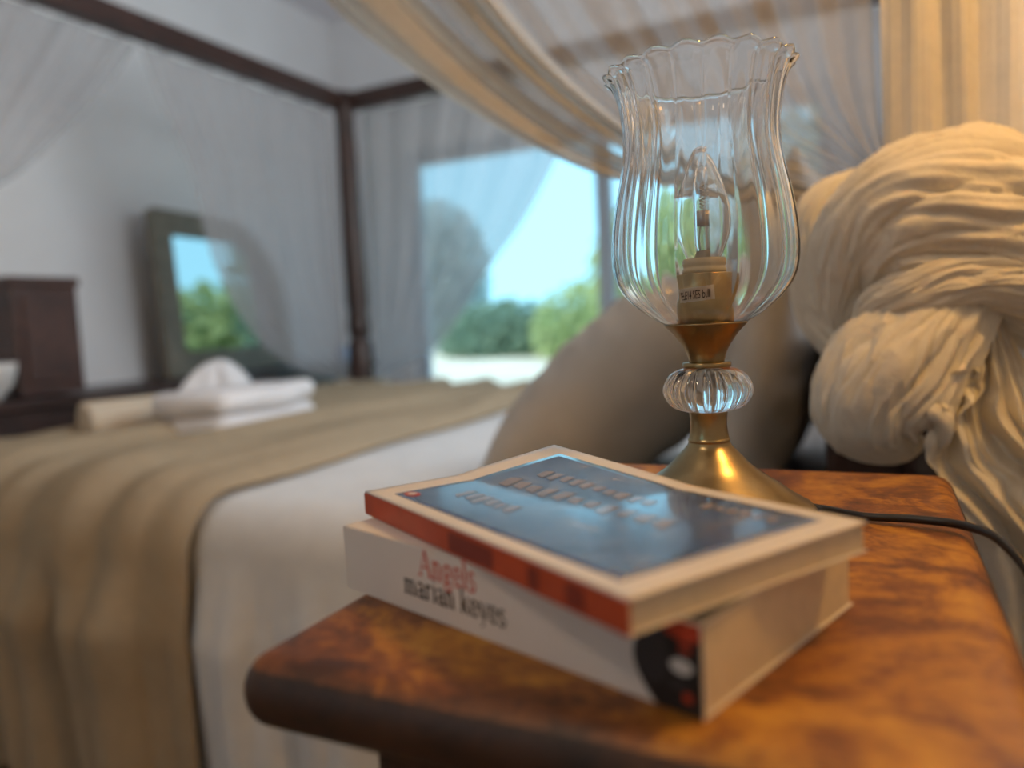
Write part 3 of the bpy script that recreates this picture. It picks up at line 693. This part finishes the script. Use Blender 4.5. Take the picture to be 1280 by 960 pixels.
# serif lettering drawn as strokes: list of (polyline, pen width) in a unit em
def arc(cx_, cy_, rx, ry, a0, a1, n=10): return [(cx_ + rx * math.cos(math.radians(a0 + (a1 - a0) * k / n)), cy_ + ry * math.sin(math.radians(a0 + (a1 - a0) * k / n))) for k in range(n + 1)]
TH, TN = 0.11, 0.045
def stem(x, y0, y1, foot=True, head=True):
    s = [([(x, y0), (x, y1)], TH)]
    if foot: s.append(([(x - 0.11, y0 + 0.02), (x + 0.11, y0 + 0.02)], TN))
    if head: s.append(([(x - 0.11, y1 - 0.03), (x, y1 - 0.02)], TN))
    return s
GL = {
 'A': (0.74, [([(0.08, 0), (0.36, 0.72)], TN), ([(0.36, 0.72), (0.64, 0)], TH), ([(0.2, 0.25), (0.52, 0.25)], TN), ([(-0.02, 0.02), (0.18, 0.02)], TN), ([(0.52, 0.02), (0.76, 0.02)], TN)]),
 'n': (0.56, stem(0.13, 0, 0.48) + stem(0.42, 0, 0.36, True, False) + [(arc(0.275, 0.34, 0.145, 0.12, 180, 0), 0.07)]),
 'm': (0.84, stem(0.13, 0, 0.48) + stem(0.41, 0, 0.36, True, False) + stem(0.69, 0, 0.36, True, False) + [(arc(0.27, 0.34, 0.14, 0.12, 180, 0), 0.07), (arc(0.55, 0.34, 0.14, 0.12, 180, 0), 0.07)]),
 'g': (0.52, [(arc(0.24, 0.32, 0.15, 0.14, 0, 360, 18), 0.075), ([(0.36, 0.43), (0.48, 0.46)], TN), (arc(0.25, -0.09, 0.18, 0.10, 0, 360, 18), 0.06), ([(0.14, 0.2), (0.12, 0.1), (0.36, 0.02)], 0.06)]),
 'e': (0.46, [(arc(0.23, 0.24, 0.17, 0.23, 0, 320, 16), 0.08), ([(0.06, 0.25), (0.4, 0.25)], TN)]),
 'l': (0.28, stem(0.14, 0, 0.74)),
 's': (0.40, [(arc(0.2, 0.36, 0.12, 0.10, 30, 250, 10) + arc(0.2, 0.12, 0.13, 0.12, 80, -160, 10), 0.075)]),
 'a': (0.48, [(arc(0.21, 0.35, 0.14, 0.12, 150, 0), 0.07), ([(0.35, 0.35), (0.35, 0.05), (0.44, 0.02)], TH), (arc(0.2, 0.13, 0.14, 0.12, 60, 330), 0.07)]),
 'r': (0.42, stem(0.13, 0, 0.48) + [(arc(0.28, 0.32, 0.14, 0.14, 170, 60), 0.07)]),
 'i': (0.28, stem(0.14, 0, 0.48) + [([(0.12, 0.64), (0.16, 0.64)], TH)]),
 'k': (0.54, stem(0.13, 0, 0.74) + [([(0.15, 0.2), (0.42, 0.46)], TN), ([(0.24, 0.28), (0.46, 0.02)], TH), ([(0.34, 0.47), (0.52, 0.47)], TN), ([(0.38, 0.02), (0.56, 0.02)], TN)]),
 'y': (0.52, [([(0.07, 0.47), (0.28, 0.02)], TH), ([(0.46, 0.47), (0.22, -0.18), (0.10, -0.2)], TN), ([(-0.02, 0.46), (0.18, 0.46)], TN), ([(0.36, 0.46), (0.54, 0.46)], TN)]),
 ' ': (0.26, [])}
def lettering(name, s, em, width, mat, parent, place):
    total = sum(GL[c][0] for c in s); kx = width / total; x = 0; v = []; f = []
    for c in s:
        adv, strokes = GL[c]
        for li, (pl, w) in enumerate(strokes):
            for i, ((ax, ay), (bx, by)) in enumerate(zip(pl[:-1], pl[1:])):
                L = math.hypot(bx - ax, by - ay) or 1e-6; dx, dy = (bx - ax) / L, (by - ay) / L; nx, ny = -dy * w / 2, dx * w / 2
                ex = w * 0.25 if len(pl) > 2 else 0
                k = len(v); dp = 0.00001 * ((li * 7 + i) % 11)
                for px, py in ((ax - dx * ex + nx, ay - dy * ex + ny), (ax - dx * ex - nx, ay - dy * ex - ny), (bx + dx * ex - nx, by + dy * ex - ny), (bx + dx * ex + nx, by + dy * ex + ny)):
                    v.append(place((x + px) * kx, py * em, dp))
                f.append((k, k + 1, k + 2, k + 3))
        x += adv
    return pydata(name, v, f, mat, parent, False)
lettering('title_lettering', 'Angels', 0.0165, 0.0370, 'pink_ink', b1, lambda x, y, d: fa(BL - (0.0590 + x), -0.0008 - d, 0.0185 + y))
lettering('author_lettering', 'marian keyes', 0.0140, 0.0650, 'black_ink', b1, lambda x, y, d: fa(BL - (0.0475 + x), -0.0008 - d, 0.0082 + y))

# thinner glossy blue book on top
YB2 = math.radians(149.2); CT = 0.0115; CL, CW = 0.2005, 0.1225
fb = local_frame((-0.067, 0.208, TZ + BT + 0.0004), YB2)
b2 = thing('paperback_book', fb(CL / 2, CW / 2, 0), 'thinner book with a glossy blue cover and red spine, on top', 'book', 'books on the bedside table')
def lift(x, y):   # the cover's far corner curls up
    k = max(0.0, (x / CL - 0.45) / 0.55) * max(0.0, (y / CW - 0.45) / 0.55); return 0.008 * k ** 0.9
def curved_sheet(name, x0, x1, y0, y1, z, th, mat, nx=40, ny=30):
    top, f1 = grid(nx, ny, lambda u, v: tuple(fb(x0 + (x1 - x0) * u, y0 + (y1 - y0) * v, z + th + lift(x0 + (x1 - x0) * u, y0 + (y1 - y0) * v))))
    o = pydata(name, top, f1, mat, b2)
    md = o.modifiers.new('thickness', 'SOLIDIFY'); md.thickness = th; md.offset = 0
    return o
block('page_block', fb, 0.0012, CL - 0.0012, 0.0008, CW - 0.0012, 0.0006, CT - 0.0009, 'paper', b2, 0)
block('back_cover', fb, 0, CL, 0, CW, 0, 0.0006, 'white_card', b2, 0.0002)
curved_sheet('front_cover', 0, CL, 0, CW, CT - 0.0008, 0.0007, 'white_card')
curved_sheet('cover_picture', 0.0125, CL - 0.018, 0.0085, CW - 0.010, CT + 0.0001, 0.0002, 'cover')
block('spine', fb, 0, CL, -0.0006, 0.0008, 0, CT - 0.0006, 'spine_red', b2, 0.0003)
def flat_on_cover(name, pts, mat, dz=0.0006):
    v = [fb(x, y, CT + dz + lift(x, y)) for x, y in pts]
    return pydata(name, v, [tuple(range(len(v)))], mat, b2, False)
flat_on_cover('publisher_mark', [(CL - 0.026 + 0.0055 * math.cos(q), 0.0145 + 0.0036 * math.sin(q)) for q in [PI * 2 * k / 20 for k in range(20)]], 'red_ink')
flat_on_cover('publisher_mark_centre', [(CL - 0.026 + 0.0022 * math.cos(q), 0.0145 + 0.0024 * math.sin(q)) for q in [PI * 2 * k / 14 for k in range(14)]], 'white_ink', 0.0008)
R5 = random.Random(5)
def scribble(name, x0, x1, yc, h, n):
    v = []; f = []
    for i in range(n):
        x = x0 + (x1 - x0) * (i + 0.5) / n; w = (x1 - x0) / n * R5.uniform(0.42, 0.56); hh = h * R5.uniform(0.45, 0.75); k = len(v); yy = yc + h * R5.uniform(-0.1, 0.1)
        for dx, dy in ((-w, -hh), (w * 0.5, -hh * 0.8), (w, hh * 0.6), (-w * 0.3, hh)): v.append(fb(x + dx, yy + dy, CT + 0.0006 + lift(x + dx, yy + dy)))
        f.append((k, k + 1, k + 2, k + 3))
    o = pydata(name, v, f, 'cream_ink', b2, False); return o
scribble('faint_cover_lettering', 0.045, 0.165, 0.064, 0.010, 11)
scribble('faint_cover_lettering', 0.075, 0.160, 0.084, 0.008, 10)
scribble('faint_cover_lettering', 0.110, 0.160, 0.034, 0.010, 6)
scribble('faint_cover_lettering', 0.022, 0.060, 0.098, 0.007, 6)
for (xa, xb) in ((0.020, 0.030), (0.045, 0.052), (0.075, 0.110)):
    bm = bmesh.new(); vs = [bm.verts.new(fb(x, -0.0008, z)) for x, z in ((xa, 0.0015), (xb, 0.0015), (xb, CT - 0.002), (xa, CT - 0.002))]; bm.faces.new(vs)
    bm_obj('spine_print', bm, 'maroon_ink', b2)

# ------------------------------------------------------------------ lamp
LX, LY = -0.096, 0.475
lamp = thing('table_lamp', (LX, LY, TZ), 'brass table lamp with a clear fluted glass shade', 'lamp')
LO = (LX, LY, TZ)
def smooth_prof(P, n):
    return [(float(max(0, c[0])), float(c[1])) for c in catmull(P, n)]
base = [(0.0, 0.0), (0.061, 0.0), (0.0625, 0.0015), (0.0625, 0.004), (0.0610, 0.0055)] + smooth_prof([(0.060, 0.0060), (0.052, 0.0110), (0.0415, 0.0185), (0.0275, 0.0283), (0.0192, 0.0370), (0.0140, 0.0425), (0.0126, 0.0455)], 26) + \
       [(0.0129, 0.0460), (0.0129, 0.0470), (0.0123, 0.0475)] + smooth_prof([(0.0121, 0.0480), (0.0112, 0.0550), (0.0113, 0.0600), (0.0118, 0.0636), (0.0118, 0.0650)], 10) + [(0.0, 0.0652)]
lathe('base', base, LO, 'brass', lamp, 96)
bead = smooth_prof([(0.006, 0.0640), (0.0150, 0.0650), (0.0225, 0.0680), (0.0265, 0.0735), (0.0275, 0.0780), (0.0262, 0.0830), (0.0222, 0.0885), (0.0150, 0.0915), (0.006, 0.0922)], 40)
bead = [(0.0005, 0.0640)] + bead + [(0.0005, 0.0922)]
lathe('crystal_bead', bead, LO, 'crystal', lamp, 18 * 12, True, lambda r, z, a: r * (1 - 0.055 * (1 - abs(math.sin(9 * a))) ** 1.6 * min(1.0, max(0.0, (r - 0.008) / 0.012))))
lathe('collar', [(0.0, 0.0922), (0.0142, 0.0922), (0.0147, 0.0926), (0.0147, 0.0948), (0.0142, 0.0953), (0.0, 0.0953)], LO, 'brass', lamp, 64)
cup = [(0.0, 0.0953), (0.0108, 0.0953)] + smooth_prof([(0.0108, 0.0960), (0.0122, 0.1010), (0.0150, 0.1065), (0.0195, 0.1130), (0.0235, 0.1172), (0.0252, 0.1188)], 20) + [(0.0250, 0.1196), (0.0240, 0.1196), (0.0200, 0.1170), (0.0, 0.1165)]
lathe('cup', cup, LO, 'brass', lamp, 80)
sock = lathe('socket', [(0.0, 0.1168), (0.0168, 0.1168), (0.0172, 0.1175), (0.0172, 0.1495), (0.0168, 0.1502), (0.0, 0.1502)], LO, 'brass', lamp, 64)
ring = [(0.0, 0.1502), (0.0135, 0.1502), (0.0135, 0.1530), (0.0129, 0.1536), (0.0129, 0.1548), (0.0134, 0.1554), (0.0134, 0.1580), (0.0128, 0.1592), (0.0105, 0.1594), (0.0105, 0.1520), (0.0, 0.1520)]
lathe('screw_ring', ring, LO, 'ceramic', lamp, 48)
# sticker on the socket facing left of the camera
def on_socket(arc_len, z, off): 
    a = math.radians(-90 + 20.0) + (arc_len) / 0.0172
    return Vector((LX + (0.0172 + off) * math.cos(a), LY + (0.0172 + off) * math.sin(a), TZ + z))
ST0, ST1 = -0.0215, 0.0035
def st(u, v):
    x = ST0 + (ST1 - ST0) * u; return tuple(on_socket(x, 0.1335 + 0.0085 * v + 0.0016 * (u - 0.5), 0.00025 + 0.00006 * math.sin(9 * u)))
v, f = grid(40, 4, st); stk = pydata('sticker', v, f, 'label', sock)
text_mesh('sticker_lettering', 'W E14 SES bulb', 0.0050, 0.0205, 'black_ink', sock, lambda x, y, d: on_socket(ST0 + 0.0022 + x, 0.1350 + y + 0.0016 * (x / 0.025 - 0.4), 0.0005), 0.006)
# bulb
env = smooth_prof([(0.0098, 0.1525), (0.0100, 0.1580), (0.0130, 0.1650), (0.0168, 0.1760), (0.0172, 0.1860), (0.0145, 0.1990), (0.0098, 0.2120), (0.0062, 0.2210), (0.0040, 0.2250), (0.0008, 0.2268)], 50)
inner = [(max(0.0004, r - 0.0007), z - (0.0006 if z > 0.2 else 0)) for r, z in env[::-1]]
bulb = lathe('bulb', env + inner, LO, 'glass', lamp, 48)
cap = smooth_prof([(0.0042, 0.1640), (0.0050, 0.1700), (0.0052, 0.1900), (0.0050, 0.2050), (0.0034, 0.2120), (0.0010, 0.2150)], 26)
lathe('halogen_capsule', cap + [(max(0.0004, r - 0.0006), z - (0.0006 if z > 0.205 else 0)) for r, z in cap[::-1]], LO, 'glass', bulb, 24)
lathe('capsule_foot', [(0.0, 0.1545), (0.0060, 0.1545), (0.0055, 0.1600), (0.0040, 0.1640), (0.0, 0.1645)], LO, 'label', bulb, 20)
lathe('filament_shield', [(0.0, 0.1790), (0.0034, 0.1790), (0.0034, 0.1880), (0.0, 0.1882)], LO, 'steel', bulb, 16)
hel = [(LX + 0.0016 * math.cos(q), LY + 0.0016 * math.sin(q), TZ + 0.1890 + 0.0145 * q / (2 * PI * 7)) for q in [2 * PI * 7 * k / 84 for k in range(85)]]
tube('filament', hel, 0.0003, 'steel', bulb, 6, 240)
for s in (-1, 1): tube('lead_wire', [(LX + s * 0.002, LY, TZ + 0.1645), (LX + s * 0.0024, LY, TZ + 0.172), (LX + s * 0.0018, LY + 0.001, TZ + 0.179)], 0.0004, 'steel', bulb, 6, 12)
# fluted shade: ribbed outside, smoother inside
sh = smooth_prof([(0.0240, 0.1190), (0.0300, 0.1222), (0.0370, 0.1270), (0.0462, 0.1350), (0.0525, 0.1440), (0.0553, 0.1530), (0.0560, 0.1650), (0.0548, 0.1800), (0.0522, 0.1960), (0.0490, 0.2110), (0.0469, 0.2240), (0.0466, 0.2360), (0.0478, 0.2480), (0.0497, 0.2580), (0.0528, 0.2665), (0.0570, 0.2705)], 110)
NR, PH = 20, math.radians(4)
def rib_out(r, z, a):
    c = abs(math.sin((NR / 2) * (a + PH))); k = min(1.0, max(0.0, (z - 0.122) / 0.012))
    return r - 0.0017 * k * (1 - c) ** 2.6
def rib_in(r, z, a): return rib_out(r, z, a) - 0.0015
nu = NR * 14; np_ = len(sh); v = []; f = []
def shade_pt(i, a, fun):
    r, z = sh[i]; fl = min(1.0, max(0.0, (z - 0.262) / 0.011)); sc = math.cos(NR * (a + PH)) 
    zz = z - 0.0011 * fl * sc; rr = fun(r, z, a) - 0.0009 * fl * sc
    return (LX + rr * math.cos(a), LY + rr * math.sin(a), TZ + zz)
for i in range(np_): v += [shade_pt(i, 2 * PI * k / nu, rib_out) for k in range(nu)]
# rounded lip bead
for q in (0.25, 0.5, 0.75):
    for k in range(nu):
        a = 2 * PI * k / nu; o_ = Vector(shade_pt(np_ - 1, a, rib_out)); n_ = Vector(shade_pt(np_ - 1, a, rib_in)); p = o_.lerp(n_, q); p.z += 0.0012 * math.sin(PI * q); v.append(tuple(p))
for i in range(np_ - 1, -1, -1): v += [shade_pt(i, 2 * PI * k / nu, rib_in) for k in range(nu)]
rows = 2 * np_ + 3
for j in range(rows):
    j2 = (j + 1) % rows
    for k in range(nu): f.append((j * nu + k, j * nu + (k + 1) % nu, j2 * nu + (k + 1) % nu, j2 * nu + k))
pydata('glass_shade', v, f, 'glass', lamp)
tube('power_cord', [(LX + 0.055, LY + 0.012, TZ + 0.004), (-0.03, 0.487, TZ + 0.003), (-0.008, 0.474, TZ + 0.0034), (0.018, 0.470, TZ + 0.0045), (0.040, 0.461, TZ + 0.0050), (0.055, 0.437, TZ + 0.0040), (0.067, 0.412, TZ - 0.012), (0.073, 0.40, TZ - 0.05), (0.085, 0.42, TZ - 0.2), (0.13, 0.50, 0.05), (0.2, 0.55, ZF + 0.004)], 0.0024, 'cable', lamp, 12, 120)

# ------------------------------------------------------------------ furniture along the foot wall
dres = thing('low_dresser', (-2.85, 2.3, ZF), 'long low dark wooden dresser beyond the foot of the bed', 'dresser')
DT = 0.60
box('body', (-2.87, 2.45, (DT - 0.03 + ZF) / 2), (0.44, 2.30, DT - 0.03 - ZF), 'dark_wood', dres)
box('dresser_top', (-2.86, 2.45, DT - 0.02), (0.48, 2.36, 0.035), 'dark_wood', dres, bev=0.008)
for k in range(3):
    d = box('drawer', (-2.645, 1.69 + 0.76 * k, 0.30), (0.016, 0.72, 0.42), 'dark_wood', dres)
for k in range(3):
    lathe('knob', [(0, 0), (0.012, 0), (0.01, 0.012), (0.018, 0.02), (0.018, 0.028), (0, 0.032)], (0, 0, 0), 'brass', dres, 16).matrix_basis = Matrix.Translation((-2.637, 1.69 + 0.76 * k, 0.36)) @ Matrix.Rotation(PI / 2, 4, 'Y')
cabn = thing('wooden_box', (-2.80, 1.70, DT), 'tall red-brown wooden box standing on the dresser', 'box')
box('body', (-2.80, 1.73, DT + 0.20), (0.22, 0.24, 0.39), 'red_wood', cabn)
box('lid', (-2.80, 1.73, DT + 0.41), (0.24, 0.26, 0.035), 'red_wood', cabn, bev=0.008)
box('front_panel', (-2.685, 1.73, DT + 0.20), (0.012, 0.18, 0.30), 'red_wood', cabn)
# white cushion-like bowl in front of the box
bowl = lathe('white_basin', [(0.0, 0.0), (0.05, 0.0), (0.055, 0.012), (0.09, 0.05), (0.105, 0.10), (0.108, 0.13), (0.102, 0.13), (0.085, 0.055), (0.045, 0.02), (0.0, 0.018)], (-2.72, 1.50, DT - 0.0005), 'white_card', None, 40)
tag(bowl, 'white bowl on the dresser beside the wooden box', 'bowl')
jar = lathe('blue_jar', [(0.0, 0.0), (0.035, 0.0), (0.045, 0.02), (0.045, 0.07), (0.03, 0.09), (0.03, 0.10), (0.025, 0.10), (0.025, 0.08), (0.0, 0.075)], (-2.70, 3.38, DT - 0.0005), 'blue_thing', None, 32)
tag(jar, 'small blue jar on the dresser next to the bed post', 'jar')

# leaning mirror with rounded shoulders
mir = thing('leaning_mirror', (-2.82, 2.83, DT), 'grey wooden framed mirror leaning on the wall above the dresser', 'mirror')
LEAN, MYAW = math.radians(3), math.radians(9)
def mpt(y, h, d):   # along wall, height along the lean, depth proud of the glass
    q = -h * math.sin(LEAN) + d * math.cos(LEAN)
    return (-2.93 + q * math.cos(MYAW) - y * math.sin(MYAW), 2.42 + y * math.cos(MYAW) + q * math.sin(MYAW), DT + 0.004 + h * math.cos(LEAN) + d * math.sin(LEAN))
def outline(ins, n=14):
    w, h, rl, rr = 1.0, 0.78, 0.03, 0.50
    p = [(ins, ins), (w - ins, ins)]
    p += [(w - rr + (rr - ins) * math.cos(a), h - rr + (rr - ins) * math.sin(a)) for a in [PI / 2 * k / n for k in range(n + 1)]]
    p += [(rl + max(0.002, rl - ins if ins < rl else 0.002) * math.cos(a) if ins < rl else ins, (h - ins)) for a in [PI / 2]]
    p += [(ins, h - ins - 0.02)]
    return p
o1, o2 = outline(0.0), outline(0.115)
n = len(o1); v = []; f = []
for ring_, d in ((o1, -0.02), (o1, 0.018), (o2, 0.022), (o2, 0.0)): v += [mpt(y, h, d) for y, h in ring_]
for j in range(3):
    for k in range(n): f.append((j * n + k, j * n + (k + 1) % n, (j + 1) * n + (k + 1) % n, (j + 1) * n + k))
f.append(tuple(range(n))[::-1])
pydata('frame', v, f, 'mirror_frame', mir, False)
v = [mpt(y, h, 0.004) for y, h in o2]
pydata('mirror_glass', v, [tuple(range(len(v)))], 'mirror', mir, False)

# ------------------------------------------------------------------ wall lamp at the bed head (out of frame, lights the knot)
sc = thing('wall_sconce', (0.33, 0.50, 1.31), 'brass wall lamp with a glowing globe on the head wall', 'lamp')
lathe('backplate', [(0, 0), (0.045, 0), (0.045, 0.01), (0.0, 0.014)], (0, 0, 0), 'brass', sc, 24).matrix_basis = Matrix.Translation((0.339, 0.50, 1.27)) @ Matrix.Rotation(-PI / 2, 4, 'Y')
tube('arm', [(0.33, 0.50, 1.27), (0.30, 0.50, 1.26), (0.27, 0.50, 1.28), (0.26, 0.50, 1.315)], 0.007, 'brass', sc, 10, 24)
lathe('globe', smooth_prof([(0.012, 0.0), (0.035, 0.012), (0.05, 0.05), (0.035, 0.088), (0.003, 0.10)], 20), (0.26, 0.50, 1.31), 'bulb', sc, 32)

# unseen ceiling lamp added behind the camera as warm fill
cl = thing('added_fill_lamp', (-0.9, -0.95, ZC), 'round ceiling lamp added out of view as warm fill light', 'lamp')
lathe('rim', [(0.20, 0.0), (0.225, 0.0), (0.225, -0.04), (0.205, -0.045), (0.20, -0.04)], (-0.9, -0.95, ZC), 'brass', cl, 48)
lathe('diffuser', [(0.20, -0.02), (0.198, -0.042), (0.15, -0.058), (0.08, -0.066), (0.001, -0.068)], (-0.9, -0.95, ZC), 'fill_glow', cl, 48)
